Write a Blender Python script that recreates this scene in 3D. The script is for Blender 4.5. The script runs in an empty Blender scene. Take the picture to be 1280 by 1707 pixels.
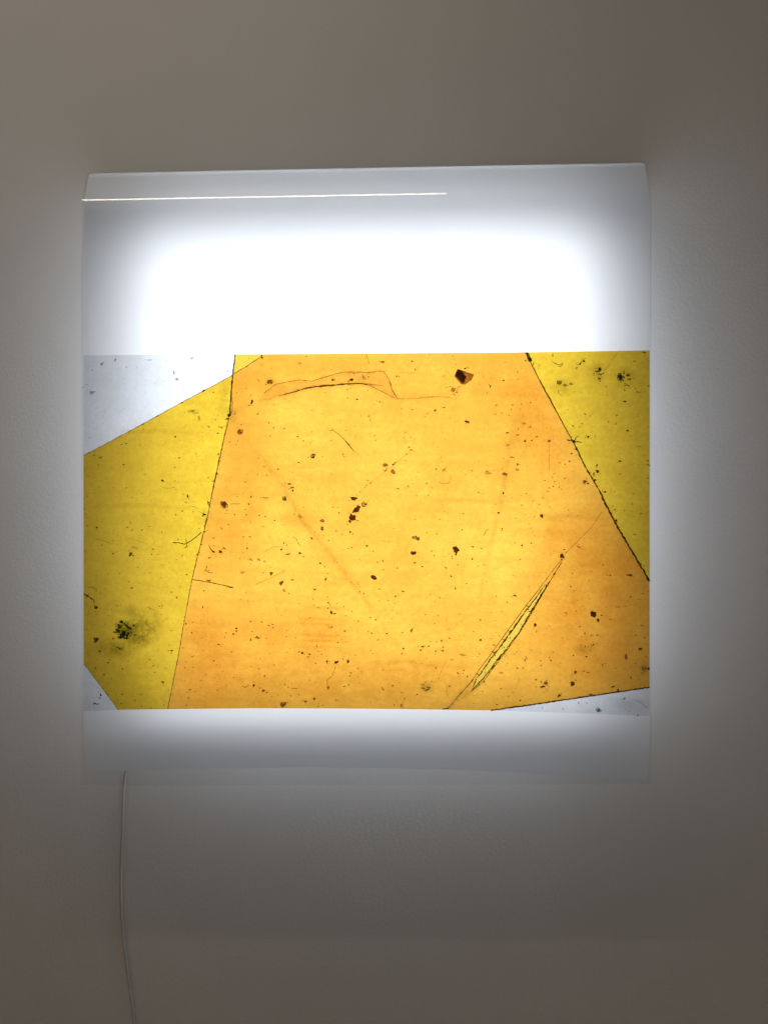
import bpy, bmesh, math, random
from mathutils import Vector, Matrix
from mathutils.geometry import tessellate_polygon
random.seed(7)
S = bpy.context.scene
COL = S.collection

# ------------------------------------------------------------------ camera
F = 1330.0                      # focal length in photo pixels (1280 wide)
D = 0.140                       # the film hangs about 14 cm in front of the wall
def bulge(z):
    """how far the sheet curves back towards the wall above and below its middle"""
    u = z - 1.5
    return 0.030 * (u / 0.55) ** 2 if u > 0 else 0.030 * (u / 0.45) ** 2
YAW, ROLL = math.radians(1.26), math.radians(-0.36)
cam_d = bpy.data.cameras.new('camera')
cam = bpy.data.objects.new('camera', cam_d); COL.objects.link(cam)
cam_d.sensor_fit = 'HORIZONTAL'; cam_d.sensor_width = 36.0
cam_d.lens = 36.0 * F / 1280.0
cam_d.clip_start = 0.05; cam_d.clip_end = 100
CAM = Vector((1.33 * math.tan(YAW), -D - 1.33, 1.50))
CROT = Matrix.Rotation(YAW, 3, 'Z') @ Matrix.Rotation(math.pi / 2, 3, 'X') @ Matrix.Rotation(ROLL, 3, 'Z')
cam.matrix_world = Matrix.Translation(CAM) @ CROT.to_4x4()
S.camera = cam

# ------------------------------------------------------------------ room light
W = bpy.data.worlds.new('World'); S.world = W; W.use_nodes = True
bg = W.node_tree.nodes['Background']
bg.inputs[0].default_value = (1.0, 0.84, 0.69, 1); bg.inputs[1].default_value = 0.110
la = bpy.data.lights.new('ceiling_strip_lamp', 'AREA')
la.shape = 'RECTANGLE'; la.size = 1.6; la.size_y = 0.036
la.energy = 3.3; la.color = (1.0, 0.88, 0.74)
lo = bpy.data.objects.new('ceiling_strip_lamp', la); COL.objects.link(lo)
lo.location = (-0.635, -0.76, 2.90)
lo.rotation_euler = (math.radians(12), 0, 0)
S.view_settings.view_transform = 'Standard'; S.view_settings.look = 'None'
S.view_settings.exposure = 0.0; S.view_settings.gamma = 1.0
PANEL_GLOW = 5.5
SIDE_GLOW = 12.0

# ------------------------------------------------------------------ helpers
def at(px, py, y):
    """point of the plane Y=y that the photo shows at pixel (px, py)"""
    d = CROT @ Vector(((px - 640) / F, -(py - 853.5) / F, -1))
    return CAM + d * ((y - CAM.y) / d.y)

def film(px, py, y):
    """the same for the curved surface of the film, y being its place half way up"""
    p = at(px, py, y)
    for _ in range(12): p = at(px, py, y + bulge(p.z))
    return p

def link_mesh(name, verts, faces, mat, parent=None, smooth=False, fade=None):
    me = bpy.data.meshes.new(name)
    me.from_pydata([tuple(v) for v in verts], [], faces); me.update()
    if fade is not None:
        a = me.attributes.new('fade', 'FLOAT', 'POINT')
        a.data.foreach_set('value', fade)
    if smooth:
        me.polygons.foreach_set('use_smooth', [True] * len(me.polygons))
    o = bpy.data.objects.new(name, me); COL.objects.link(o)
    me.materials.append(mat)
    if parent: o.parent = parent; o.matrix_parent_inverse = parent.matrix_world.inverted()
    return o

def empty(name, loc, label, cat):
    o = bpy.data.objects.new(name, None); COL.objects.link(o)
    o.empty_display_size = 0.05; o.location = loc
    o['label'] = label; o['category'] = cat
    bpy.context.view_layer.update()
    return o

def new_mat(name):
    m = bpy.data.materials.new(name); m.use_nodes = True
    nt = m.node_tree; nt.nodes.clear()
    out = nt.nodes.new('ShaderNodeOutputMaterial')
    return m, nt, out

def N(nt, t, **kw):
    n = nt.nodes.new(t)
    for k, v in kw.items(): setattr(n, k, v)
    return n

def noise(nt, scale, detail=3, rough=0.55, stretch=None):
    tc = N(nt, 'ShaderNodeNewGeometry')
    src = tc.outputs['Position']
    if stretch:
        mp = N(nt, 'ShaderNodeMapping'); mp.inputs['Scale'].default_value = stretch
        nt.links.new(src, mp.inputs['Vector']); src = mp.outputs[0]
    n = N(nt, 'ShaderNodeTexNoise')
    n.inputs['Scale'].default_value = scale; n.inputs['Detail'].default_value = detail
    n.inputs['Roughness'].default_value = rough
    nt.links.new(src, n.inputs['Vector'])
    return n.outputs['Fac']

def ramp(nt, src, a, b, ca, cb):
    r = N(nt, 'ShaderNodeValToRGB')
    r.color_ramp.elements[0].position = a; r.color_ramp.elements[1].position = b
    r.color_ramp.elements[0].color = (*ca, 1); r.color_ramp.elements[1].color = (*cb, 1)
    nt.links.new(src, r.inputs[0]); return r.outputs[0]

def mul(nt, a, b, fac=1.0):
    m = N(nt, 'ShaderNodeMix', data_type='RGBA', blend_type='MULTIPLY')
    m.inputs[0].default_value = fac
    nt.links.new(a, m.inputs[6]); nt.links.new(b, m.inputs[7]); return m.outputs[2]

# ------------------------------------------------------------------ materials
def mat_wall():
    m, nt, out = new_mat('painted_wall')
    b = N(nt, 'ShaderNodeBsdfPrincipled')
    c = ramp(nt, noise(nt, 2.2, 4), 0.3, 0.7, (0.72, 0.72, 0.71), (0.77, 0.77, 0.76))
    c2 = ramp(nt, noise(nt, 420, 3), 0.25, 0.75, (0.88, 0.88, 0.89), (1, 1, 0.99))
    nt.links.new(mul(nt, c, c2), b.inputs['Base Color'])
    b.inputs['Roughness'].default_value = 0.75
    bp = N(nt, 'ShaderNodeBump'); bp.inputs['Strength'].default_value = 0.4; bp.inputs['Distance'].default_value = 0.0012
    nt.links.new(noise(nt, 170, 5, 0.6), bp.inputs['Height'])
    nt.links.new(bp.outputs[0], b.inputs['Normal'])
    nt.links.new(b.outputs[0], out.inputs[0]); return m

def mat_diffuser():
    m, nt, out = new_mat('white_diffusing_film')
    d = N(nt, 'ShaderNodeBsdfDiffuse'); t = N(nt, 'ShaderNodeBsdfTranslucent')
    d.inputs[0].default_value = (0.86, 0.86, 0.86, 1)
    c = ramp(nt, noise(nt, 260, 4, 0.6), 0.3, 0.7, (0.84, 0.84, 0.845), (0.90, 0.90, 0.90))
    nt.links.new(c, t.inputs[0])
    mx = N(nt, 'ShaderNodeMixShader'); mx.inputs[0].default_value = 0.34
    nt.links.new(d.outputs[0], mx.inputs[1]); nt.links.new(t.outputs[0], mx.inputs[2])
    nt.links.new(mx.outputs[0], out.inputs[0]); return m

def mat_gel(name, ca, cb, big=5.0, streak=0.0, grain=0.10, stain_falloff_tint=None):
    """dyed transparent layer: a tint that lets the light behind through"""
    m, nt, out = new_mat(name)
    c = ramp(nt, noise(nt, big, 6, 0.62), 0.28, 0.72, ca, cb)
    g = ramp(nt, noise(nt, 150, 5, 0.7), 0.32, 0.62, (1 - grain, 1 - grain * 1.25, 1 - grain * 1.6), (1, 1, 1))
    c = mul(nt, c, g)
    g2 = ramp(nt, noise(nt, 40, 5, 0.7), 0.36, 0.62, (1 - grain * .5, 1 - grain * .8, 1 - grain * 1.1), (1, 1, 1))
    c = mul(nt, c, g2)
    if streak:
        s = ramp(nt, noise(nt, 9, 6, 0.7, (1.0, 1.0, 7.0)), 0.40, 0.70, (1 - streak, 1 - streak * 1.3, 1 - streak * 1.6), (1, 1, 1))
        c = mul(nt, c, s)
    if stain_falloff_tint:
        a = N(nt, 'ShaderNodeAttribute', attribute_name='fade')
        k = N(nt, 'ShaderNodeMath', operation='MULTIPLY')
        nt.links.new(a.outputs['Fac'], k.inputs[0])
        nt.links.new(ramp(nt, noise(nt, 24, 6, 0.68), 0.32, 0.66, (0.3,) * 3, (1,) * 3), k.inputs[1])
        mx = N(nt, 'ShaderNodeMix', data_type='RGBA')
        mx.inputs[6].default_value = (1, 1, 1, 1); mx.inputs[7].default_value = (*stain_falloff_tint, 1)
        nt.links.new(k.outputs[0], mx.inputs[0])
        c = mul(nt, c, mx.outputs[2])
    t = N(nt, 'ShaderNodeBsdfTransparent')
    nt.links.new(c, t.inputs[0]); nt.links.new(t.outputs[0], out.inputs[0]); return m

def mat_mark(name, c):
    return mat_gel(name, tuple(v * 0.75 for v in c), tuple(min(1, v * 1.35) for v in c), 160, 0, 0.05)

def mat_smudge(name, c, scale=70, lo_=0.3, hi_=0.65):
    m, nt, out = new_mat(name)
    a = N(nt, 'ShaderNodeAttribute', attribute_name='fade')
    n = ramp(nt, noise(nt, scale, 5, 0.65), lo_, hi_, (0.15,) * 3, (1,) * 3)
    k = N(nt, 'ShaderNodeMath', operation='MULTIPLY')
    nt.links.new(a.outputs['Fac'], k.inputs[0]); nt.links.new(n, k.inputs[1])
    mx = N(nt, 'ShaderNodeMix', data_type='RGBA')
    mx.inputs[6].default_value = (1, 1, 1, 1); mx.inputs[7].default_value = (*c, 1)
    nt.links.new(k.outputs[0], mx.inputs[0])
    t = N(nt, 'ShaderNodeBsdfTransparent')
    nt.links.new(mx.outputs[2], t.inputs[0]); nt.links.new(t.outputs[0], out.inputs[0]); return m

def mat_cover():
    m, nt, out = new_mat('clear_polyester')
    t = N(nt, 'ShaderNodeBsdfTransparent'); t.inputs[0].default_value = (0.93, 0.935, 0.94, 1)
    g = N(nt, 'ShaderNodeBsdfGlossy'); g.inputs['Roughness'].default_value = 0.03
    g.inputs[0].default_value = (1, 1, 1, 1)
    f = N(nt, 'ShaderNodeFresnel'); f.inputs[0].default_value = 1.5
    mx = N(nt, 'ShaderNodeMixShader')
    nt.links.new(f.outputs[0], mx.inputs[0]); nt.links.new(t.outputs[0], mx.inputs[1]); nt.links.new(g.outputs[0], mx.inputs[2])
    nt.links.new(mx.outputs[0], out.inputs[0]); return m

def mat_plain(name, c, rough=0.5):
    m, nt, out = new_mat(name)
    b = N(nt, 'ShaderNodeBsdfPrincipled')
    k = ramp(nt, noise(nt, 60, 4), 0.3, 0.7, tuple(v * 0.94 for v in c), c)
    nt.links.new(k, b.inputs['Base Color']); b.inputs['Roughness'].default_value = rough
    nt.links.new(b.outputs[0], out.inputs[0]); return m

def mat_glow(name, power, tint=(0.90, 0.955, 1.04)):
    m, nt, out = new_mat(name)
    e = N(nt, 'ShaderNodeEmission'); e.inputs[0].default_value = (*tint, 1)
    e.inputs[1].default_value = power
    nt.links.new(e.outputs[0], out.inputs[0]); return m

# ------------------------------------------------------------------ wall
wall = link_mesh('wall', [(-9, 0, -4), (9, 0, -4), (9, 0, 8), (-9, 0, 8)], [(0, 1, 2, 3)], mat_wall())
wall['kind'] = 'structure'; wall['label'] = 'off white painted wall behind the lit picture'

# ------------------------------------------------------------------ light panel on the wall
def box(bm, p0, p1):
    vs = [bm.verts.new((x, y, z)) for x in (p0[0], p1[0]) for y in (p0[1], p1[1]) for z in (p0[2], p1[2])]
    for f in ((0, 1, 3, 2), (4, 6, 7, 5), (0, 4, 5, 1), (2, 3, 7, 6), (0, 2, 6, 4), (1, 5, 7, 3)):
        bm.faces.new([vs[i] for i in f])

def box_obj(name, p0, p1, mat, parent, bevel=0.0):
    bm = bmesh.new(); box(bm, p0, p1)
    bmesh.ops.recalc_face_normals(bm, faces=bm.faces)
    if bevel: bmesh.ops.bevel(bm, geom=bm.edges[:], offset=bevel, segments=2, affect='EDGES', profile=0.5)
    me = bpy.data.meshes.new(name); bm.to_mesh(me); bm.free()
    o = bpy.data.objects.new(name, me); COL.objects.link(o); me.materials.append(mat)
    o.parent = parent; o.matrix_parent_inverse = parent.matrix_world.inverted()
    return o

PX0, PX1, PY0, PY1 = 228, 1000, 394, 1166           # lit face, in photo pixels on the film
pa, pb = at(PX0, PY0, -D), at(PX1, PY1, -D)
white = mat_plain('white_enamel', (0.78, 0.78, 0.77), 0.45)
panel = empty('light_panel', ((pa.x + pb.x) / 2, 0, pb.z), 'cool white light panel on the wall, glowing through the yellow and amber picture', 'light panel')
box_obj('housing', (pa.x - 0.022, -0.0345, pb.z - 0.022), (pb.x + 0.022, -0.0245, pa.z + 0.022), white, panel, 0.002)  # rim overhang added to keep the side band's light off the film
box_obj('lit_side_band', (pa.x - 0.002, -0.0242, pb.z - 0.002), (pb.x + 0.002, -0.0065, pa.z + 0.002), mat_glow('lit_side_band', SIDE_GLOW, (0.72, 0.92, 1.10)), panel)
box_obj('light_blocking_lip', (pa.x - 0.022, -0.072, pb.z - 0.0215), (pb.x + 0.022, -0.0347, pb.z - 0.0185), mat_plain('black_light_block', (0.03, 0.03, 0.03), 0.7), panel)  # unseen lip, added to keep panel light off the film's bottom margin
ba, bb = at(152, 310, -D), at(1070, 1278, -D)
box_obj('bounce_absorbing_board', (ba.x, -0.006, bb.z), (bb.x, -0.0005, ba.z), mat_plain('dark_bounce_absorber', (0.07, 0.07, 0.075), 0.7), panel)  # unseen dark board, added to soak up light bouncing behind the film
box_obj('lit_face', (pa.x, -0.037, pb.z), (pb.x, -0.0347, pa.z), mat_glow('lit_panel_face', PANEL_GLOW), panel)

# ------------------------------------------------------------------ the sheets
def profile(r1, a1, flat, r2, back):
    """curl of a sheet over the added rail: (dy, dz) from the start of the curl"""
    pts = []
    a0 = math.atan(2 * 0.030 * 0.51 / 0.55 ** 2)
    for i in range(1, 33):
        a = lerp(a0, a1, i / 32); pts.append((r1 * (math.cos(a0) - math.cos(a)), r1 * (math.sin(a) - math.sin(a0))))
    y0, z0 = pts[-1]
    for i in range(1, 5): pts.append((y0 + flat * i / 4 * math.sin(a1), z0 + flat * i / 4 * math.cos(a1)))
    y0, z0 = pts[-1]
    for i in range(1, 11):
        a = lerp(a1, math.pi / 2, i / 10)
        pts.append((y0 + r2 * (math.cos(a1) - math.cos(a)), z0 + r2 * (math.sin(a) - math.sin(a1))))
    y1, z1 = pts[-1]
    for i in range(1, 4): pts.append((y1 + (back - y1) * i / 3, z1))
    return pts

def lerp(a, b, t): return a + (b - a) * t
def curve(pts, x):
    for (x0, y0), (x1, y1) in zip(pts, pts[1:]):
        if x <= x1 or (x1, y1) == pts[-1]:
            t = (x - x0) / (x1 - x0); return y0 + (y1 - y0) * t

CURL_L, CURL_R = 358, 341
def sheet(name, xl, xr, bottom, depth, mat, parent, lift=0.0, prof=None, cols=48, rows=36, tail=0.0):
    verts, faces = [], []
    nr = 0
    for i in range(cols + 1):
        u = i / cols
        px = lerp(xl, xr, u)
        yc = lerp(CURL_L, CURL_R, u); pc = film(px, yc, -depth)
        yb = bottom(px)
        col = []
        for j in range(rows + 1):
            p = film(px, lerp(yb, yc, j / rows), -depth)
            k = max(0, 1 - j / rows / 0.10)
            p.y += tail * k * k
            col.append(p)
        for dy, dz in prof: col.append(Vector((pc.x, min(pc.y + dy, -0.0008), pc.z + dz)))
        nr = len(col); verts += col
    for i in range(cols):
        for j in range(nr - 1):
            a = i * nr + j
            faces.append((a, a + nr, a + nr + 1, a + 1))
    return link_mesh(name, verts, faces, mat, parent, True)

BOT = [(130, 1292), (300, 1288), (500, 1285), (650, 1286), (800, 1291), (950, 1298), (1090, 1306)]
mid = film(611, 1290, -D)
pic = empty('film_print', (mid.x, mid.y, mid.z), 'white backlit film sheet printed with yellow and amber overlapping shapes', 'picture')
base = sheet('base_sheet', 139, 1083, lambda x: curve(BOT, x), D, mat_diffuser(), pic, prof=profile(0.16, 0.37, 0.034, 0.020, 0.2), tail=0.016)

cv = sheet('cover_sheet', 135.5, 1085.5, lambda x: 1310 - (x - 136) * 0.002, D + 0.004, mat_cover(), None,
           prof=profile(0.163, 0.37, 0.0345, 0.024, 0.2), cols=64, rows=36)
cv['label'] = 'thin clear glossy sheet hanging over the film print, reaching slightly below it'; cv['category'] = 'clear sheet'

# rail under the sheets, unseen, added to stop light leaking out above
rl, rr = film(146, 300, -D), film(1076, 285, -D)
topz = max(v.co.z for v in base.data.vertices) - 0.003
rail = box_obj('light_blocking_rail', (rl.x, -0.060, topz - 0.030), (rr.x, -0.001, topz - 0.001), mat_plain('dark_light_block', (0.10, 0.085, 0.07), 0.6), panel, 0.003)

# ------------------------------------------------------------------ printed areas
G = -D - 0.0008
yellow = mat_gel('yellow_print', (0.77, 0.55, 0.038), (0.88, 0.65, 0.056), 6, 0.05, 0.10)
yellow2 = mat_gel('yellow_print_light', (0.72, 0.54, 0.07), (0.80, 0.62, 0.09), 6, 0.0, 0.06)
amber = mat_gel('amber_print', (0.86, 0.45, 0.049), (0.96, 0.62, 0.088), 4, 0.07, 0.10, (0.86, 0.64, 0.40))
clear = mat_gel('faint_grey_print', (0.84, 0.86, 0.885), (0.90, 0.915, 0.935), 9, 0.0, 0.05)

STAINS_FALLOFF = [(420.0, 640.0, 110.0, 60.0, -15.0, 0.41), (865.0, 640.0, 90.0, 90.0, 20.0, 0.41), (560.0, 605.0, 200.0, 40.0, 0.0, 0.27), (990.0, 960.0, 150.0, 200.0, 20.0, 1.0), (900.0, 720.0, 60.0, 120.0, -25.0, 0.7), (400.0, 690.0, 60.0, 90.0, 10.0, 0.7), (1000.0, 1095.0, 110.0, 70.0, 0.0, 0.5), (540.0, 1140.0, 250.0, 60.0, 0.0, 0.8), (390.0, 850.0, 80.0, 190.0, 10.0, 0.8), (510.0, 1060.0, 130.0, 60.0, 0.0, 0.7), (345.0, 1090.0, 90.0, 120.0, 0.0, 0.8), (940.0, 890.0, 110.0, 26.0, 2.0, 0.5), (700.0, 1130.0, 120.0, 60.0, 0.0, 0.4), (500.0, 865.0, 60.0, 18.0, 0.0, 0.7)]  # cloudy stains, partly the panel light's falloff painted into the amber
def stain_falloff(x, y):
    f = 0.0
    for cx, cy, rx, ry, a, k in STAINS_FALLOFF:
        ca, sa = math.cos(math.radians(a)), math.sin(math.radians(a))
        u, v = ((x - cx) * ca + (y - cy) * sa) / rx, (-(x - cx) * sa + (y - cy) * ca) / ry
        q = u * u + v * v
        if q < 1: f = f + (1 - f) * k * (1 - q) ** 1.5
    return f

def plate(name, outer, mat, holes=(), y=G, step=44):
    loops = [[Vector((a, b, 0)) for a, b in l] for l in (outer, *holes)]
    bm = bmesh.new()
    vs = [bm.verts.new(p) for l in loops for p in l]
    for t in tessellate_polygon(loops):
        try: bm.faces.new([vs[i] for i in t])
        except ValueError: pass
    for _ in range(10):                                     # fine enough to follow the curve of the sheet
        long = [e for e in bm.edges if e.calc_length() > step]
        if not long: break
        bmesh.ops.subdivide_edges(bm, edges=long, cuts=1)
        bmesh.ops.triangulate(bm, faces=bm.faces[:])
    fade = [stain_falloff(v.co.x, v.co.y) for v in bm.verts]
    for v in bm.verts: v.co = film(v.co.x, v.co.y, y)
    bm.normal_update()
    bmesh.ops.reverse_faces(bm, faces=[f for f in bm.faces if f.normal.y > 0])
    me = bpy.data.meshes.new(name); bm.to_mesh(me); bm.free()
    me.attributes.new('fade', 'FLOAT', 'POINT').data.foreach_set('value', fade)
    o = bpy.data.objects.new(name, me); COL.objects.link(o); me.materials.append(mat)
    o.parent = pic; o.matrix_parent_inverse = pic.matrix_world.inverted()
    return o

L1 = [(392, 590.5), (388, 624.5), (385, 660), (383, 690), (368, 755), (357, 805), (345, 865), (340, 885), (330, 925), (320, 966), (308, 1030), (298, 1090), (288, 1140), (279.5, 1182.5)]
LA = [(139, 759), (157, 750), (200, 727), (261, 694), (304, 670), (340, 651), (370, 635), (388, 624.5)]
R1 = [(878, 587), (884, 603), (900, 635), (920, 672), (945, 718), (958, 742), (975, 778), (990, 802), (1000, 820), (1012, 845), (1030, 880), (1060, 930), (1082.6, 969)]
BR = [(1082.6, 1146), (1020, 1155), (960, 1164), (900, 1173), (850, 1180), (818, 1184.5)]
BE = [(818, 1184.5), (700, 1182.8), (560, 1181.3), (420, 1181), (279.5, 1182.5)]
SLIT_L = [(908, 975), (893, 997), (875, 1020), (860, 1042), (848, 1058), (836, 1076), (822, 1093), (806, 1116), (795, 1131), (788, 1145)]
SLIT_R = [(911, 977), (898, 999), (884, 1022), (872, 1042), (864, 1056), (848, 1077), (829, 1101), (814, 1121), (800, 1138), (789, 1147)]
plate('clear_area', [(139, 592)] + L1[:2] + LA[::-1][1:], clear)
plate('yellow_area', LA + L1[2:] + [(197, 1183.5), (165, 1140), (139.3, 1107)], yellow)
plate('yellow_area', [L1[0], (439, 590.2), (410, 611), L1[1]], yellow2)
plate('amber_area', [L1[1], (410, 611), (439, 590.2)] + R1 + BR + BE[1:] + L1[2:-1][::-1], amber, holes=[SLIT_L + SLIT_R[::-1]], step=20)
plate('yellow_area', [R1[0], (1082.8, 584)] + R1[1:][::-1], yellow)
plate('yellow_sliver', SLIT_L + SLIT_R[::-1], yellow2)
plate('clear_area', [(139.3, 1107), (165, 1140), (197, 1183.5), (139.3, 1186)], clear)
plate('clear_area', BR + [(900, 1187), (1000, 1190.5), (1082.6, 1194)], clear)

# ------------------------------------------------------------------ dirt, fibres and cracks in the print
MK = {'d': mat_mark('dark_dirt', (0.11, 0.052, 0.020)), 'b': mat_mark('brown_dirt', (0.36, 0.22, 0.16)),
      'l': mat_mark('light_brown_dirt', (0.70, 0.58, 0.48)), 'g': mat_mark('green_dirt', (0.16, 0.20, 0.13)),
      'k': mat_mark('blackish_green_dirt', (0.08, 0.10, 0.055)), 's': mat_mark('grey_dirt', (0.42, 0.43, 0.45)),
      'e': mat_mark('brown_crack', (0.20, 0.095, 0.035)), 'f': mat_mark('faint_line', (0.62, 0.48, 0.40)),
      'p': mat_gel('pinkish_fold', (0.92, 0.84, 0.83), (0.97, 0.92, 0.91), 60, 0, 0.03), 'm': mat_mark('olive_dirt', (0.55, 0.50, 0.42))}
TINY = {k: ([], []) for k in MK}
layer = [0]
def next_y():
    layer[0] = (layer[0] + 1) % 97
    return G - 0.0004 - layer[0] * 0.000018

def blob_pts(x, y, rx, ry, ang, n=None, jag=0.30):
    n = n or (8 if max(rx, ry) < 2 else 14)
    ca, sa = math.cos(math.radians(ang)), math.sin(math.radians(ang))
    out = []
    ph = random.random() * 6.28
    for i in range(n):
        t = 2 * math.pi * i / n
        r = 1 + jag * (random.random() * 2 - 1) + 0.15 * math.sin(2 * t + ph) + 0.12 * math.sin(3 * t - ph)
        u, v = rx * r * math.cos(t), ry * r * math.sin(t)
        out.append((x + u * ca - v * sa, y + u * sa + v * ca))
    return out

def put(name, pts, kind, big):
    y = next_y()
    vs = [film(px, py, y) for px, py in pts]
    fs = [tuple(reversed(range(len(vs))))]
    if big: return link_mesh(name, vs, fs, MK[kind], pic)
    V, Fc = TINY[kind]; o = len(V); V += vs; Fc += [tuple(i + o for i in f) for f in fs]

def ribbon(pts, w, kind, jit=0.35, step=2.5, name=None, closed=False, wander=0.25):
    if closed: pts = pts + pts[:1]
    P = []
    for (x0, y0), (x1, y1) in zip(pts, pts[1:]):
        n = max(1, int(math.hypot(x1 - x0, y1 - y0) / step))
        P += [(lerp(x0, x1, i / n), lerp(y0, y1, i / n)) for i in range(n)]
    P.append(pts[-1])
    y = next_y(); vs = []
    for i, (x, yy) in enumerate(P):
        a, b = P[max(0, i - 1)], P[min(len(P) - 1, i + 1)]
        dx, dy = b[0] - a[0], b[1] - a[1]; l = math.hypot(dx, dy) or 1
        nx, ny = -dy / l, dx / l
        ww = w if not isinstance(w, (list, tuple)) else lerp(w[0], w[1], 1 - abs(2 * i / max(1, len(P) - 1) - 1))
        o = (random.random() - .5) * 2 * wander
        h1 = ww / 2 * (1 + jit * (random.random() * 2 - 1)) + o; h2 = ww / 2 * (1 + jit * (random.random() * 2 - 1)) - o
        vs += [film(x + nx * h1, yy + ny * h1, y), film(x - nx * h2, yy - ny * h2, y)]
    fs = [(2 * i, 2 * i + 1, 2 * i + 3, 2 * i + 2) for i in range(len(P) - 1)]
    if name: return link_mesh(name, vs, fs, MK[kind], pic)
    V, Fc = TINY[kind]; o = len(V); V += vs; Fc += [tuple(i + o for i in f) for f in fs]

def speck(x, y, rx, ry=None, ang=0, kind='d', jag=0.30):
    ry = ry or rx
    big = max(rx, ry) >= 3.0 and kind in 'dkgsb'
    put('dirt_speck', blob_pts(x, y, rx, ry, ang, jag=jag), kind, big)
    if max(rx, ry) >= 2.2:
        for _ in range(3):
            put('', blob_pts(x + random.uniform(-1.7, 1.7) * rx, y + random.uniform(-1.7, 1.7) * ry, random.uniform(.4, 1.0), random.uniform(.4, .9), 0), kind, False)

def ring(x, y, rx, ry, kind, w=1.4):
    pts = blob_pts(x, y, rx, ry, 0, 12, 0.2)
    ribbon(pts, w, kind, 0.6, 1.5, closed=True)
    put('', blob_pts(x, y, rx * .9, ry * .9, 0, jag=.35), 'm', False)
    for _ in range(5): put('', blob_pts(x + random.uniform(-.8, .8) * rx, y + random.uniform(-.8, .8) * ry, random.uniform(.6, 1.6), random.uniform(.5, 1.3), random.uniform(0, 90)), kind, False)

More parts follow.
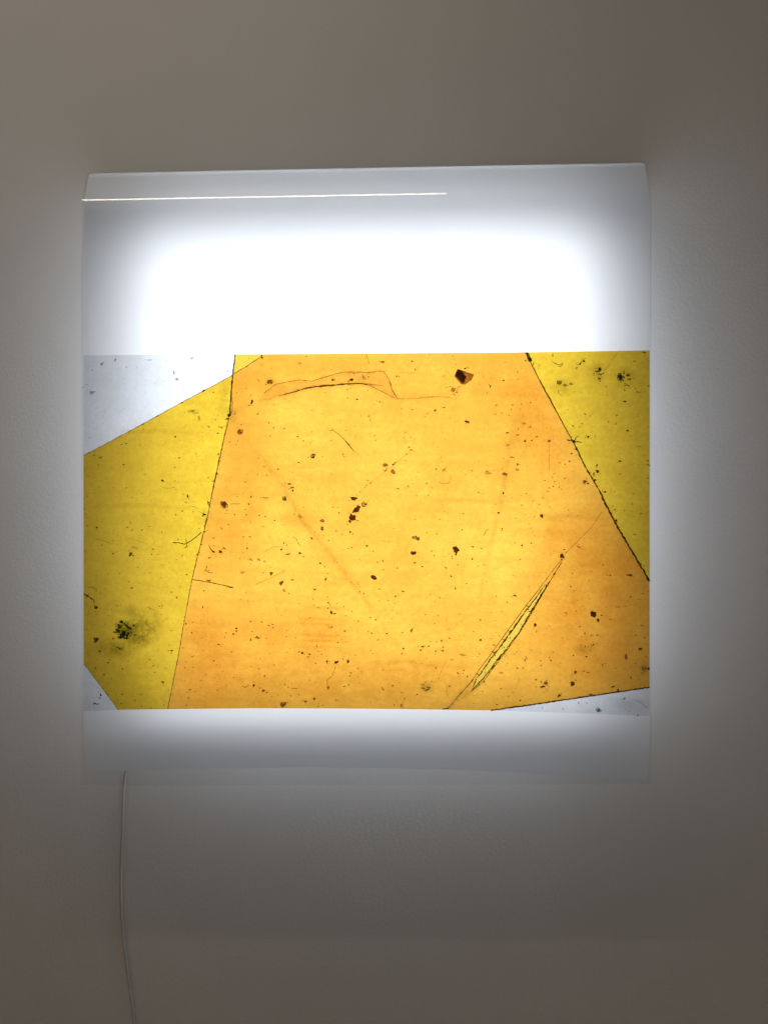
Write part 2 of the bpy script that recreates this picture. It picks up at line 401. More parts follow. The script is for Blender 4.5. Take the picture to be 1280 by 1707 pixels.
# specks read off the photograph: x, y, rx, ry, angle, kind
SP = '''
170 606 2 3.2 20 s;192 600 1.4 2.4 20 s;211 612 .9 1.6 0 s;153 654 5.5 2.6 -20 s;153 617 1 1 0 s;290 620 1.3 2.6 10 s;295 632 3.4 2.2 30 m;149 730 1.6 .9 0 s;380 619 1.2 1.2 0 s
138.9 645 1.2 .8 0 s;248 600 5 .7 0 s;277 601 1.4 1 0 m;307 649 .9 .9 0 s;145 641 1.4 .8 0 m;320 597 3.5 2 0 m
340 651 3.4 1.4 -35 d;304 671 2 1 -30 d;261 694 2.4 1 -30 d;238 707 2 1 -30 e;200 727 2 .8 -30 e;157 750 1.5 .9 0 e
356 654 1.3 1.3 0 e;321 685 4 2 -10 m;332 697 1.6 4.5 -20 l;348 711 2 2 0 l;368 712 4 1.5 0 m;363 722 2 1 0 e;292 728 2 1.1 -30 d;210 739 1.4 1.2 0 e;233 742 1 .9 0 e;168 762 3 2 0 m
206 774 1.4 1.2 0 e;164 775 1.2 1 0 e;241 791 2 .8 0 m;271 801 2.8 1.3 10 d;313 827 1.6 2.6 -30 d;304 852 1.2 1 0 e;293 858 1.3 1 0 e;254 857 1 1 0 m;161 879.5 2 1.5 0 d;146 827 2 .9 0 m;141 848 1 1 0 e;142 858 1 1 0 e
372 840 4.5 5.5 0 b;369 750 1.5 1.5 0 d;393 741 1.3 1.2 0 b;396 735 1 1 0 e;383 736 1 1.2 0 e;418 828 1.5 1.4 0 d;375 856 1.2 1 0 b;391 858 1.2 1.2 0 e;411 858 1.2 1.1 0 e
437 596 2 1.4 -20 d;436 592 1.8 1 0 d;411 611 1.4 1 0 d;511 594 1.4 .8 0 b;638 603 3.4 1.3 4 d;687 602 1.7 1 20 d;692 616 1.2 1.1 0 d;420 670 2.3 3.3 15 d;418 659 1 .9 0 e;411 648 1 .9 0 b
554 633 2.4 1.8 0 d;586 633 2.8 2.9 0 d;581 635 1.6 1 0 e;614 628 1.2 1 0 e;606 629 3 4 0 l;613 651 1.1 1.1 0 e;633 670 1.5 1 0 e;638 671 1 1 0 b;457 675 1.1 1 0 e;448 705 1.2 1.2 0 b;456 713 1 1.1 0 e;474 714 1.1 1.1 0 e
506 735 1 1.6 0 e;514 762 1 1.2 0 b;498 771 1.6 1 0 d;572 757 1.2 1 0 d;576 717 1 1 0 e;552 734 1 .9 0 e;431 764 1 1 0 b;463 782 1.4 1 0 e;482 807 4 1.1 0 e;487 813 4 1.5 -15 b;488 818 1 2.2 0 d
442 830 5 .9 0 b;432 859 1.1 1 0 e;458 868 1.6 .8 0 e;500 860 4 3 0 l;642 775 4.8 3.2 20 b;655 786 3.4 4 0 b;643 784 4 1 -45 b;655 774 2.2 1.1 -45 e;659 771 2 .8 -45 e;685 750 2.2 1.3 0 b;678 757 1.6 1.2 0 e;691 753 1 .8 0 b
590 831 5.6 3.4 0 d;594.5 849 4.6 7.4 40 d;586.5 863 5.4 6.2 10 d;583 869 2.8 2 0 d;592 866 1.4 1.5 0 d;596 868 1.3 1.1 0 d;582 835 1 1 0 b;565 855 1.3 1.2 0 e;555 846 1 .9 0 e;579 875 1 .9 0 e;584 887 2 1.4 0 d;588 890 1.1 1 0 d
618 805 1.5 .8 -30 e;611 809 1.3 .7 -30 e;608 812 1 .7 0 b;600 820 1 .7 -30 b;595 826 1 .7 0 b
775 614 2 1.5 0 d;760 607 1 .8 0 b;716 591 1.4 .7 0 b;661 627 1.6 1.2 0 b;665 627 1.2 1 0 e;817 643.5 1.5 2.2 10 d;839 634 2 1.1 -20 d;863 632 1 .8 0 e;819 630 1.1 .9 0 b;812 655 1.2 1 0 b;725 684 2 1.8 0 b;779 703 3.8 2.4 20 d
827 675 1.4 1 0 d;852 682 1.1 1 0 e;848 692 1 .9 0 e;873 706 3 2.6 -40 l;883 712 3 1.3 -20 l;864 715 1.1 1 0 e;863 725 2.2 1.1 0 b;875 735 1.9 2 0 d;886 734 1.6 1.3 0 b;915 735 2.3 2 0 b;853 762 2.8 1.1 0 d;841 790 4 2.8 0 b
813 788 5 3 0 l;846 742 3 2 0 l;740 783 2.4 1.4 0 b;776 791 1 .9 0 e;839 822 1.5 1.4 0 d;922 811 1.1 1.2 0 d;932 812 1.1 1.2 0 d;908 801 1.2 1 0 e;831 855 2 1.3 -20 e;772 856 1.2 1 0 e;903 860 2.4 3.4 -45 d;837 881 1.4 1.1 0 d
770 883 1.2 1 0 e;733 866 1 .8 0 b;905 830 1 .9 0 b;899 841 1 1 0 b;949 769 1.4 1.3 0 e;942 774 1.2 1.1 0 e;953 756 1.2 1 0 d;942 797 2.4 1 0 l;862 774 2 2 0 b;862 783 4 2 0 l;826 690 1 1 0 b
921 592 .9 2.4 0 k;961 613 2 1 -45 k;967 606 3.6 1.2 -50 k;973 601 2.4 2.4 0 g;1000 615 3 2.8 0 k;996 619 4 1.4 0 g;999 631 2.4 1.8 0 k;1001 624 2.5 1.3 0 g;990 622 1.4 1 0 g;1006 622 1.3 1 0 g;1000 635 1 1.8 0 g
1047 625 4 1.8 -10 k;1040 622 2 1 0 g;1049 632 2.8 1.2 0 g;1041 650 1.6 1 0 g;1062 653 1.4 1 0 d;1081 643 1.9 1.4 10 d;1074 587 2.8 1.2 0 d;1057 602 1.4 1 0 g;1042 669 2.2 1.3 0 d;1028 692 1.2 1.2 0 d;1014 703 1.5 1.2 0 d;1046 718 2 1.4 20 d
980 728 2.4 1.5 -20 k;992 727 1 .9 0 e;955 710 1.8 .8 40 k;970 706 1.2 1 30 k;957 653 1.3 .9 0 e;1012 658 1.1 1 0 e;983 693 1 .9 0 e;1080 775 2.3 .9 0 d;1080 797 1.5 .8 0 e;1033 769 2.8 1.3 10 g;1033 790 2 .9 0 m;1056 823 1.4 .9 0 e
1041 851 1.2 .9 0 d;1054 840 1.2 .9 0 e;1070 856 1.1 1 0 e;995 776 .9 2.5 15 k;975 803 4 2.8 0 b;980 806 2 1.4 0 e;952 756 1 1 0 d;1008 820 2 1.5 0 d;1027 868 1.6 2.4 0 d;932 640 3 1.5 30 m;942 642 4 2 10 m;952 640 3 2 0 m
169 909 1.5 1.3 0 d;255 916 1.7 1.2 0 d;218 924 3 3.6 20 g;222 926 2 1.4 0 m;367 920 3.6 1.9 0 d;374 914 2.4 1.3 40 b;356 920 2.4 1.6 30 d;349 930 2.2 .9 0 e;385 979 2.8 1.3 5 d;348 968 2.6 1.1 15 d;311 958 1.2 1 0 d;215 970 1.3 1 0 d
286 987 2.2 .9 0 m;160 1013 3.6 2.4 -10 d;160 1067 4.4 4 0 k;147 1024 1 .9 0 d;162 1024 1 1 0 e;195 1010 1.2 1 0 k;201 1009 1 1 0 k;205 1001 1 .8 0 k;266 1011 1.3 1 0 d;270 1010 1.2 1 0 d;180 1026 1 .9 0 e;145 1049 1 .9 0 e
166 1086 2 1.2 10 g;159 1114 1.5 1.9 0 d;204 1115 1.5 1.4 0 d;286 1085 2 1.3 0 d;281 1085 .9 .9 0 e;249 1100 1.6 .9 0 e;258 1121 1.6 1 0 g;271 1137 2.2 1.4 20 d;225 1168 .9 1.9 0 e;236 1178 1 .8 0 e;252 1180 .8 1.8 0 d;180 1158 1 1 0 d
158 1173 2.2 1.4 20 k;168 1159 1.5 2 0 k;166 1164 1.6 1.2 0 k;163 1174 1.2 1 0 k;162 1147 1 1 0 s;164 1154 .9 1 0 s;157 1179 1 .8 0 s
310 1040 1.5 1.2 0 d;320 1055 1.2 1 20 d;338 1012 1.3 1.2 0 d;340 985 1.3 1 0 e;401 1000 1.1 1 0 e;356 1102 1.6 1.3 0 d;365 1075 3 .9 15 b;394 1048 1.8 1.1 0 d;389 1057 1.6 1.2 20 d;386 1087 1.4 1 0 e;339 1085 1.2 .8 0 b;314 1164 1 2 10 b;311 1176 1 2 10 b;316 1150 1 1.5 10 b
473 905 1.3 1.7 -30 d;412 914 1.5 1.1 0 e;418 933 3 1 30 b;432 933 2.8 1.2 40 b;480 924 2.4 1.2 0 e;500 922 2.8 2 30 b;506 928 1.6 1 0 e;520 898 1.6 1.5 0 d;586 913 1.4 1.2 0 d;622 919 1 .9 0 d;534 939 1.8 1.2 0 d;541 945 1.2 .9 0 e
452 956 3.3 2.8 0 b;404 954 3 2 0 l;439 955 2 1.3 0 l;469 972 3.3 3.8 0 e;488 967 2.2 1.4 0 b;473 984 2.4 2.4 0 l;543 965 1.8 2.2 0 b;525 983 2.8 1.1 -20 b;546 995 1.1 .9 0 d;547 1005 1.9 1 10 d;550 1008 1.1 1 0 d;547 1014 1.2 1.2 0 b;552 1021 1.8 3.6 -10 d;558 1023 3 1.1 -15 b
638 935 1.4 1.1 0 d;629 937 2 .8 20 b;662 947 1.9 1 0 b;659 994 2 1 0 d;632 982 1.6 1 0 b;686 1051 2 3.6 30 b;454 1041 2 .9 0 e;448 1043 2 1 0 b;429 1063 4 2 0 b;418 1067 1.4 2 0 b;504 1089 2.2 1.8 0 d;516 1091 1.4 1.1 0 d;536 1091 1.1 .9 0 e;563 1071 1.4 1.2 0 e
552 1046 4.5 2 -10 l;575 1052 2 3 0 l;614 1053 1.1 .9 0 e;619 1056 1.5 1.8 0 b;545 1103 1.4 2.3 30 d;561 1104 3.8 2 -15 d;580 1103 2 2.4 0 e;572 1099 1 .9 0 d;526 1106 1.3 .9 0 e;441 1127 1.6 1.4 0 e;423 1143 2.1 2 0 d;432 1115 1.2 .8 0 e;439 1152 2.2 1.5 -20 d;445 1155 1.4 1 0 b
524 1165 2 2 0 d;547 1147 1.8 2.8 0 b;583 1127 1.3 1.1 0 d;581 1142 1.3 1.1 0 d;639 1150 1.5 1.6 0 b;626 1033 1.4 1.3 0 d;617 1030 2 1 0 b;670 1090 1.5 1.4 0 b;509 1170 3 1.4 0 b;530 1178 1 .9 0 d;538 1176 1.6 .7 0 d;657 1176 1.1 1.4 0 d;669 1176 2 2.2 0 b;695 1158 1.4 1.1 0 d;674 1165 1.2 1.2 0 e;498 1158 1.3 1 0 b
689 922 5.8 2.9 -4 d;753 928 1.3 1 0 d;754 931 1.2 .9 0 b;741 928 1.2 .8 0 b;787 932 1.5 1.6 0 b;763 942 1.1 .9 0 d;752 961 1.4 1.1 0 d;759 981 1.1 2 0 d;733 997 1.3 1.1 0 e;827 994 1.1 1.1 0 d;858 993 3 1.3 20 b;870 909 1.9 1.5 0 e;858 905 1.2 .9 0 b;843 938 1.2 .9 0 b
937 927 4.2 3.4 10 d;936 933 1.3 2 20 e;924 957 2.4 1.4 -20 b;892 1042 2.4 2.8 0 d;894 1053 1.3 1.8 0 b;801 1067 2.2 1.5 -20 d;704 1078 3 1.1 -10 d;701 1084 2 1.4 20 b;726 1086 1.6 1 0 e;738 1085 2.2 1.3 0 b;799 1090 1.3 1 0 d;773 1118 1.2 1 0 d;779 1128 1.3 1.4 0 d;727 1114 1.2 .9 0 d
862 1114 2 1.2 30 b;872 1114 1.6 1.4 0 b;875 1101 1.4 2 0 b;877 1095 1.4 2.4 0 l;901 1102 1.2 1 0 d;918 1101 1.6 1.3 0 b;956 1093 1.4 1 0 d;905 1145 4 1.9 -15 d;910 1139 3.6 2.6 0 b;902 1137 1.5 1.3 0 e;954 1140 4.2 3.6 0 d;932 1160 2.8 1.8 -40 d;867 1168 1.5 1.4 0 d;828 1175 1.3 .8 0 d
835 1148 1.2 .9 0 e;749 1144 2 1 20 b;771 1092 4 2 0 l;835 1122 3 2 0 l;697 1078 1 .7 0 e;753 1100 1.3 1 0 b;770 1078 1 .8 0 b
990 1025 4.6 5 -20 d;987 1022 2.5 3.5 0 d;1003 1026 1.6 1.1 0 d;967 1045 1.4 1.3 0 d;985 1059 1.2 1 0 e;995 1059 1.2 1 0 e;1050 959 4.6 2.2 10 b;1017 959 1.6 1.2 0 e;1012 959 1.1 .9 0 b;1005 942 1.2 1 0 e;954 956 1.2 1 0 e;965 912 4 .9 20 b
1067 1082 3 2.2 -10 d;1076 1095 1.2 1 0 d;1043 1095 2.4 4 10 b;1081 1115 1.5 3.4 0 d;989 1075 1.6 1.4 0 d;977 1095 1.9 1.5 0 d;980 1121 2 1 10 b;973 1119 2 1 0 b;959 1121 2.8 2.4 0 b;960 1134 1.8 1.4 40 b;1004 1109 1.2 1.4 0 d;1030 1012 4 1.6 10 l;1041 1115 1 .9 0 b;1070 1043 2 .8 0 b
904 1180 1.3 1 0 s;938 1182 1.1 .9 0 s;964 1172 1.2 1.6 0 s;978 1172 1 1.4 0 s;1040 1165 2.6 1.6 -30 m;1063 1193 1.4 1.2 0 k;1050 1186 1 .8 0 s;1022 1145 3 1.2 -10 d;985 1158 3 1 -10 d;1030 1151 2 1.8 0 d
382 692 3 3.4 20 k;379 698 2.6 1 0 d;884 600 2.4 3 0 k;876 601 1.6 1.2 0 k;889 606 .9 2 20 k;957 736 3 1.8 30 k;948 734 3 1 20 k;960 749 2 1.4 0 d;990 790 2 4 20 m;996 786 3 2 -30 k;992 800 2 1.5 0 d;341 858 3 1.2 0 k;338 860 1.6 1 0 k;364 757 1.4 1.8 0 d;347 838 1.8 2 0 d
'''
for item in SP.replace('\n', ';').split(';'):
    p = item.split()
    if len(p) == 6: speck(*map(float, p[:5]), p[5])

# bigger angular chips
def chip(pts4, ox, oy, kind='d', name='dirt_chip'):
    put(name, [(ox + x / 4, oy + y / 4) for x, y in pts4], kind, True)
put('', [(757, 627), (762, 615), (770, 617), (790, 624), (786, 633), (775, 641), (768, 640)], 'b', False)
chip([(496, 180), (506, 182), (518, 194), (530, 206), (540, 222), (552, 236), (541, 246), (538, 262), (525, 273), (513, 266), (502, 252), (488, 238), (475, 226), (482, 198)], 640, 570, 'd')
chip([(458, 125), (468, 126), (480, 121), (494, 136), (505, 152), (492, 160), (486, 172), (482, 186), (473, 183), (475, 166), (463, 160), (466, 147), (457, 144)], 640, 880)
chip([(951, 318), (968, 314), (984, 322), (995, 340), (980, 349), (964, 342), (953, 333)], 380, 880)
for x, y, a, b, k in ((400, 720, 4.6, 3.6, 'b'), (474, 831, 3, 3.6, 'd'), (607, 841, 3.8, 3, 'd'), (522, 760, 3, 3.4, 'e'), (450, 636, 4, 3.5, 'b'), (537, 868, 3.4, 2, 'b'), (537, 881, 1.8, 3, 'b'),
                      (691, 896, 3.6, 2.6, 'b'), (697, 898, 2, 2.8, 'b'), (932, 637, 4, 3, 'g'), (1033, 629, 3.8, 6.2, 'k'), (472, 1175, 4.6, 3.6, 'b'), (997, 1184, 4.2, 2.8, 's'),
                      (997, 1034, 1.6, 2.6, 'b'), (375, 842, 4, 5, 'b'), (1034, 628, 2, 4, 'k'), (755, 650, 3, 3, 'f')):
    ring(x, y, a, b, k)

for x, y, r, k, n in ((711, 1147, 9, 'm', 16), (711, 1147, 8, 'b', 10), (1073, 1115, 7, 'g', 16), (762, 652, 8, 'l', 12), (400, 719, 5, 'b', 8), (474, 1175, 5, 'b', 10), (450, 636, 5, 'b', 8), (977, 1082, 14, 'l', 14), (385, 690, 8, 'b', 10), (995, 622, 9, 'g', 10), (1040, 632, 10, 'g', 10)):
    for _ in range(n): put('', blob_pts(x + random.gauss(0, .55) * r, y + random.gauss(0, .5) * r, random.uniform(.5, 1.8), random.uniform(.5, 1.4), random.uniform(0, 180)), k, False)
# cracked edges of the printed shapes
ribbon(L1[:4], 2.2, 'k', .4, name='dark_edge')
ribbon([(385.5, 635), (386, 655), (387.5, 672), (387, 685), (383, 691)], .9, 'd', .5)
ribbon(L1[3:8], 1.5, 'd', .7, name='dark_edge', wander=.5)
ribbon(L1[7:10], 1.2, 'e', .5, name='dark_edge')
ribbon(L1[9:], 1.0, 'd', .6, name='dark_edge')
ribbon(LA, 1.0, 'e', .5, name='dark_edge')
ribbon([(388, 624.5), (398, 618), (410, 611), (425, 601), (437, 593)], 1.0, 'e', .5, name='dark_edge')
ribbon([(877.5, 587), (880, 594), (884, 602)], 5.0, 'k', .4, name='dark_edge')
ribbon(R1[1:6], [1.4, 2.2], 'e', .4, name='dark_edge')
ribbon(R1[1:7], .8, 'd', .6)
ribbon(R1[5:9], 2.2, 'd', .7, name='dark_edge', wander=.5)
ribbon(R1[8:], 3.1, 'd', .45, name='dark_edge', wander=.5)
ribbon(BR, 2.2, 'e', .4, name='dark_edge', wander=.5)
ribbon([(x, y + .6) for x, y in BR], 1.1, 'd', .6)
ribbon([(139.3, 1107), (165, 1140), (197, 1183.5)], .8, 'e', .6, name='dark_edge')
for pts in (L1[3:9], R1[4:]):
    for _ in range(34):
        i = random.randrange(len(pts) - 1); t = random.random()
        x, y = lerp(pts[i][0], pts[i + 1][0], t), lerp(pts[i][1], pts[i + 1][1], t)
        put('', blob_pts(x + random.uniform(-2.2, 2.2), y, random.uniform(.5, 1.3), random.uniform(.5, 1.2), 0), 'd', False)

# folded crease near the top
lowc = [(430, 671), (447, 667), (465, 660), (490, 653), (510, 647), (540, 643), (575, 640), (600, 639), (615, 642), (635, 652), (655, 662), (663, 665)]
uppc = [(430, 669), (440, 655), (460, 640), (480, 636), (500, 633), (520, 635), (545, 627), (570, 620), (600, 620), (615, 621), (630, 618), (640, 619), (648, 632), (652, 645), (657, 656), (663, 664)]
plate('folded_crease', uppc + lowc[::-1][1:-1], MK['p'], y=G - 0.0003)
ribbon(lowc[2:9], [1.0, 3.0], 'e', .5, name='crease_line')
ribbon(lowc[6:8] + [(622, 641), (640, 643)], [.4, 1.6], 'b', .5)
ribbon(lowc[8:], .8, 'b', .5)
ribbon(uppc[1:7], .9, 'b', .5)
ribbon(uppc[6:], .9, 'b', .5, name='crease_line')
ribbon([(650, 635), (653, 648), (660, 660)], 1.0, 'b', .5)
ribbon([(663, 665), (690, 664), (725, 661), (748, 662), (757, 666), (761, 664), (757, 655), (764, 647), (771, 641)], 1.0, 'f', .5)
ribbon([(742, 646), (750, 644), (758, 648), (766, 643)], 1.2, 'f', .6)
ribbon([(611, 590), (613, 597), (615, 606)], .8, 'b')
# scratches, hairs and fibres
FIB = [([(549, 717), (556, 718), (565, 724), (573, 731)], .9, 'b'), ([(570, 729), (578, 737), (583, 744), (590, 752)], [.8, 2.2], 'e'), ([(588, 750), (596, 757), (604, 764)], .6, 'f'),
       ([(751, 793), (751, 801), (746, 806), (740, 807), (734, 805)], .7, 'b'), ([(815, 882), (810, 885), (806, 893)], .8, 'e'),
       ([(919, 601), (924, 605), (931, 608), (936, 607), (938, 605), (936, 610), (931, 611)], .9, 'k'), ([(945, 733), (957, 736), (969, 737)], 1.4, 'k'), ([(957, 735), (961, 728), (964, 727)], 1.2, 'g'), ([(955, 737), (960, 731)], 1.4, 'k'),
       ([(160, 899), (172, 901), (185, 906)], .7, 'e'), ([(210, 896), (228, 901), (247, 907)], .6, 'f'), ([(187, 906), (197, 908)], .5, 'f'), ([(288, 904.5), (297, 905), (308, 907), (316, 903), (327, 895), (336, 887)], 1.4, 'k'), ([(310, 898), (312, 912)], 1.0, 'k'), ([(308, 913), (313, 911)], 1.4, 'k'),
       ([(347, 908), (352, 917), (358, 921)], 1.2, 'd'), ([(345, 943), (343, 950), (347, 954), (355, 955)], .9, 'e'), ([(320, 966), (345, 970), (365, 974), (386, 979)], 1.2, 'd'),
       ([(139, 990), (148, 995), (153, 999)], 2.0, 'k'), ([(150, 996), (156, 1000), (157, 1005)], 1.4, 'k'), ([(143, 997), (149, 989)], 1.0, 'k'), ([(147, 980), (154, 979), (161, 983), (160, 987)], .9, 'g'), ([(245, 1012), (258, 1018)], .9, 'k'),
       ([(193, 1078), (200, 1081), (204, 1083), (205, 1079)], 1.5, 'k'), ([(270, 812), (280, 815), (291, 812)], .7, 'f'), ([(316, 845), (324, 844), (330, 849)], .9, 'm'), ([(330, 852), (345, 858)], .7, 'm'),
       ([(219, 914), (223, 911), (230, 916)], 1.0, 'm'), ([(404, 1144), (408, 1146), (415, 1142)], .8, 'e'), ([(486, 1148), (496, 1148)], .7, 'e'), ([(487, 895), (494, 898), (497, 906), (503, 912)], .8, 'b'),
       ([(560, 1110), (553, 1128), (545, 1133), (546, 1146)], .7, 'b'), ([(422, 977), (440, 968), (455, 962), (475, 951)], .8, 'f'), ([(440, 920), (455, 912), (472, 910)], .7, 'f'),
       ([(1040, 643), (1046, 641), (1049, 644)], 1.0, 'k'), ([(930, 648), (931, 655), (936, 660)], .9, 'm'), ([(1018, 605), (1008, 616)], .7, 'm'), ([(1033, 584), (1020, 600)], .6, 'm'), ([(906, 1139), (916, 1145)], .8, 'b'),
       ([(1044, 1099), (1048, 1098)], .7, 'e'), ([(385, 840), (395, 840), (402, 840)], .9, 'b'), ([(744, 1102), (735, 1120), (730, 1133)], .7, 'f'), ([(745, 1144), (744, 1156), (750, 1165)], .7, 'f'),
       ([(1003, 853), (985, 880), (960, 905), (942, 923)], .8, 'f'), ([(915, 740), (915, 785)], .6, 'f'), ([(1060, 745), (1070, 744)], .6, 'm'), ([(688, 749), (664, 768), (640, 788), (620, 803), (592, 825)], .5, 'f'),
       ([(1056, 1166), (1068, 1172), (1078, 1180)], .8, 'm'), ([(1064, 1168), (1074, 1172)], .7, 'm'), ([(640, 618), (660, 621), (694, 622)], .6, 'l')]
for p, w, k in FIB: ribbon(p, w, k, .45, 1.8, wander=.15)
# long split with its layered edges
ribbon([(937, 932), (925, 946), (915, 960), (900, 980), (875, 1012)], .9, 'b', .4, name='split_line')
ribbon([(904, 975), (875, 1012), (845, 1053), (820, 1088), (800, 1115), (785, 1137)], 1.0, 'e', .4, name='split_line', wander=.15)
ribbon([(789, 1133), (768, 1156), (748, 1180), (738, 1183)], 1.2, 'e', .5, name='split_line')
ribbon([(937, 936), (925, 955), (915, 972), (903, 993), (885, 1024), (868, 1052), (848, 1080), (822, 1114), (805, 1137), (785, 1153)], 1.1, 'e', .4, name='split_line', wander=.15)
ribbon(SLIT_L, [1.3, 2.3], 'd', .7, name='split_line', wander=.4)
ribbon([(917, 968), (911, 977)] + SLIT_R[1:5], [1.6, 3.2], 'd', .6, name='split_line', wander=.5)
ribbon(SLIT_R[4:], [1.6, 2.4], 'd', .7, name='split_line', wander=.4)
for a, b in zip(SLIT_L, SLIT_R):
    for _ in range(2):
        t = random.random(); put('', blob_pts(lerp(a[0], b[0], t), lerp(a[1], b[1], t) + random.uniform(-6, 6), random.uniform(.6, 1.6), random.uniform(.5, 1.2), 30), random.choice('gde'), False)
for x, y in ((878, 1010), (848, 1052), (821, 1087), (838, 1066), (796, 1124)): ribbon([(x - 2, y - 1), (x + 4, y + 2)], 1.3, 'd')
ribbon([(738, 1182.5), (748, 1181)], 2.2, 'd', .4)
# fine sprinkled dust over the printed areas
def inside(x, y, poly):
    c = False
    for i in range(len(poly)):
        (x0, y0), (x1, y1) = poly[i - 1], poly[i]
        if (y0 > y) != (y1 > y) and x < (x1 - x0) * (y - y0) / (y1 - y0) + x0: c = not c
    return c
AREA = [(139, 760)] + LA[1:] + [(392, 592), (1082, 586)] + BR + BE[1:] + [(197, 1183), (140, 1107)]
cnt = 0
while cnt < 2100:
    x, y = random.uniform(140, 1082), random.uniform(592, 1186)
    if not inside(x, y, AREA): continue
    if random.random() > 0.45 + 0.55 * (y - 590) / 600: continue
    r = 0.45 + 0.95 * random.random() ** 3
    put('', blob_pts(x, y, r * random.uniform(.8, 2.2), r * random.uniform(.6, 1.1), random.uniform(-40, 40), 6), random.choice('bbbfflllme'), False)
    cnt += 1
for _ in range(60):
    x, y = random.uniform(141, 380), random.uniform(596, 740)
    if y < 755 - (x - 139) * .53: put('', blob_pts(x, y, random.uniform(.4, 1), random.uniform(.4, .8), 0, 6), random.choice('sm'), False)

# ------------------------------------------------------------------ soft smudges
SM = {'amber': mat_smudge('amber_smudge', (0.88, 0.68, 0.48)), 'green': mat_smudge('green_smudge', (0.26, 0.33, 0.20), 110), 'olive': mat_smudge('olive_smudge', (0.42, 0.42, 0.28), 90),
      'pink': mat_smudge('rosy_smudge', (0.90, 0.78, 0.74), 25, .1, .6), 'grey': mat_smudge('grey_smudge', (0.8, 0.81, 0.83), 40)}
def smudge(x, y, rx, ry, ang, mat, k=1.0):
    yy = G - 0.00022 - 0.000004 * (layer[0] % 40); next_y()
    ca, sa = math.cos(math.radians(ang)), math.sin(math.radians(ang))
    vs, fade, fs = [film(x, y, yy)], [k], []
    n, R = 28, 7
    for r in range(1, R + 1):
        for i in range(n):
            t = 2 * math.pi * i / n; q = r / R
            u, v = rx * q * math.cos(t), ry * q * math.sin(t)
            vs.append(at(x + u * ca - v * sa, y + u * sa + v * ca, yy)); fade.append(k * (1 - q * q) ** 1.5)
    for i in range(n): fs.append((0, 1 + (i + 1) % n, 1 + i))
    for r in range(R - 1):
        for i in range(n):
            a = 1 + r * n + i; b = 1 + r * n + (i + 1) % n
            fs.append((a, b, b + n, a + n))
    link_mesh('smudge', vs, fs, SM[mat], pic, fade=fade)
def streak(pts, w, mat, k=1.0):
    yy = G - 0.00022 - 0.000004 * (layer[0] % 40); next_y()
    P = []
    for (x0, y0), (x1, y1) in zip(pts, pts[1:]):
        n = max(1, int(math.hypot(x1 - x0, y1 - y0) / 8)); P += [(lerp(x0, x1, i / n), lerp(y0, y1, i / n)) for i in range(n)]
    P.append(pts[-1]); vs, fade, fs = [], [], []
    for i, (x, y) in enumerate(P):
        a, b = P[max(0, i - 1)], P[min(len(P) - 1, i + 1)]
        dx, dy = b[0] - a[0], b[1] - a[1]; l = math.hypot(dx, dy); nx, ny = -dy / l, dx / l
        e = math.sin(math.pi * (i + .3) / (len(P) - .4)) ** .5
        for s, f in ((-1, 0), (-.4, .6), (0, 1), (.4, .6), (1, 0)):
            vs.append(at(x + nx * s * w, y + ny * s * w, yy)); fade.append(k * f * e)
    for i in range(len(P) - 1):
        for j in range(4):
            a = i * 5 + j; fs.append((a, a + 1, a + 6, a + 5))
    link_mesh('smudge', vs, fs, SM[mat], pic, fade=fade)

streak([(385, 690), (405, 680), (430, 671)] + lowc[1:], 6, 'olive', .45)
streak(uppc[5:], 5, 'olive', .3)
streak([(650, 664), (700, 662), (745, 658), (775, 640)], 7, 'olive', .35)
smudge(207, 1048, 17, 20, 0, 'green', 1.0)
smudge(206, 1049, 14, 17, 15, 'green', .9)
smudge(240, 1045, 38, 36, -40, 'olive', 1.0)
smudge(228, 1062, 36, 26, -25, 'olive', 1.0)
smudge(190, 1082, 40, 20, 10, 'olive', .8)
smudge(217, 1018, 18, 14, 0, 'olive', .6)
smudge(975, 1083, 24, 12, 0, 'olive', .45)
smudge(1073, 1116, 9, 10, 0, 'olive', .7)
smudge(711, 1147, 16, 11, 0, 'olive', .6)
smudge(450, 637, 12, 9, 0, 'olive', .5)
smudge(322, 686, 12, 7, 0, 'olive', .6)
smudge(372, 842, 8, 9, 0, 'olive', .7)
smudge(995, 620, 20, 20, 0, 'olive', .5)
smudge(1042, 630, 22, 22, 0, 'olive', .5)
smudge(937, 645, 22, 18, 0, 'olive', .4)
smudge(385, 690, 14, 18, 0, 'olive', .5)
smudge(340, 860, 22, 14, -40, 'olive', .3)

smudge(375, 640, 14, 60, 5, 'olive', .25)
streak([(395, 715), (470, 805), (500, 865), (535, 905), (590, 975), (650, 1060), (690, 1110)], 6, 'amber', .5)
streak([(420, 735), (480, 820), (505, 870), (560, 940), (640, 1030)], 24, 'amber', .5)
streak([(866, 680), (850, 745), (832, 850), (812, 935), (795, 1040)], 6, 'amber', .5)
streak([(870, 690), (850, 760), (836, 850)], 26, 'amber', .45)
for yy in (1012, 1032, 1040, 1058, 1068, 1078): streak([(490 + (yy % 7) * 2, yy), (540, yy + 1), (575 + (yy % 5) * 4, yy + 3)], 4, 'amber', .7)
for x0, x1, yy in ((620, 720, 1105), (690, 790, 1112), (640, 700, 1120), (860, 960, 868), (900, 1000, 862), (700, 840, 835), (150, 330, 845), (200, 330, 720)): streak([(x0, yy), ((x0 + x1) / 2, yy - 2), (x1, yy + 3)], 5, 'amber', .6)
streak([(743, 1180), (768, 1158), (790, 1136)], 8, 'olive', .5)
streak([(750, 1182), (775, 1160), (800, 1140)], 6, 'olive', .5)
smudge(190, 640, 60, 50, 0, 'grey', .4)
smudge(1040, 1175, 50, 18, 0, 'grey', .8)
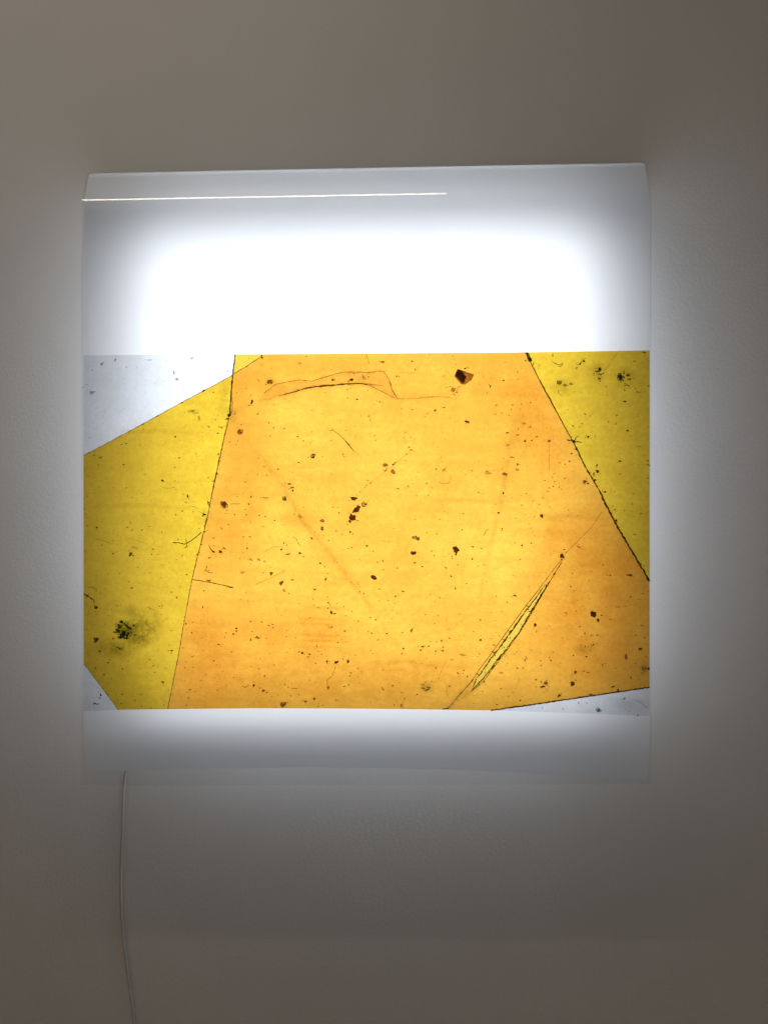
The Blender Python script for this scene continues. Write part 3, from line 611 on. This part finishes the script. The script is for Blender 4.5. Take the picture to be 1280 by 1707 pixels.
# dark heart of the green spot
for x, y, a, b, r in ((197, 1052, 5, 3, 20), (203, 1037, 4, 2, 0), (205, 1058, 4, 6, 40), (214, 1046, 7, 2.4, 40), (213, 1058, 5, 2.4, -40), (198, 1045, 3, 4, 0), (223, 1043, 2.4, 1.6, 0), (200, 1063, 4, 2, 0), (210, 1064, 4, 1.8, 0), (191, 1054, 2.6, 1.4, 20)):
    speck(x, y, a, b, r, 'k')
for i in range(30):
    a = random.uniform(0, 6.28); q = random.uniform(6, 17)
    put('', blob_pts(207 + q * math.cos(a), 1049 + q * 1.1 * math.sin(a), random.uniform(.6, 1.6), random.uniform(.6, 1.4), 0), random.choice('gkm'), False)
ribbon([(222, 1048), (219, 1058), (213, 1066)], 1.0, 'k')

NAMES = {'d': 'dark_specks', 'b': 'brown_specks', 'l': 'pale_brown_specks', 'g': 'green_specks', 'k': 'blackish_specks', 's': 'grey_specks', 'e': 'fine_brown_marks', 'f': 'faint_scratches', 'm': 'olive_specks', 'p': 'rosy_specks'}
for k, (V, Fc) in TINY.items():
    if V:
        o = link_mesh(NAMES[k], V, Fc, MK[k], pic); o['kind'] = 'stuff'

# ------------------------------------------------------------------ power cord
CP = [(300, 1150, -0.012), (262, 1205, -0.012), (222, 1250, -0.010), (207, 1290, -0.008), (205.5, 1340, -0.0065), (203.5, 1400, -0.006), (201, 1460, -0.006), (201.5, 1510, -0.006), (205, 1560, -0.006), (211, 1610, -0.006), (218, 1660, -0.006), (225, 1720, -0.006), (234, 1800, -0.006), (236, 2000, -0.006), (236, 2300, -0.006)]
cd = bpy.data.curves.new('power_cord', 'CURVE'); cd.dimensions = '3D'
sp = cd.splines.new('NURBS'); sp.points.add(len(CP) - 1)
for p, (x, y, d) in zip(sp.points, CP): p.co = (*at(x, y, d), 1)
sp.use_endpoint_u = True; sp.order_u = 4; cd.resolution_u = 8
cd.bevel_depth = 0.0025; cd.bevel_resolution = 4
tmp = bpy.data.objects.new('tmp', cd)
COL.objects.link(tmp); bpy.context.view_layer.update()
me = bpy.data.meshes.new_from_object(tmp.evaluated_get(bpy.context.evaluated_depsgraph_get()))
bpy.data.objects.remove(tmp)
cord = bpy.data.objects.new('power_cord', me); COL.objects.link(cord)
me.materials.clear(); me.materials.append(mat_plain('white_cord_plastic', (0.52, 0.50, 0.47), 0.5))
cord['label'] = 'thin white power cord hanging down the wall below the picture'; cord['category'] = 'cord'
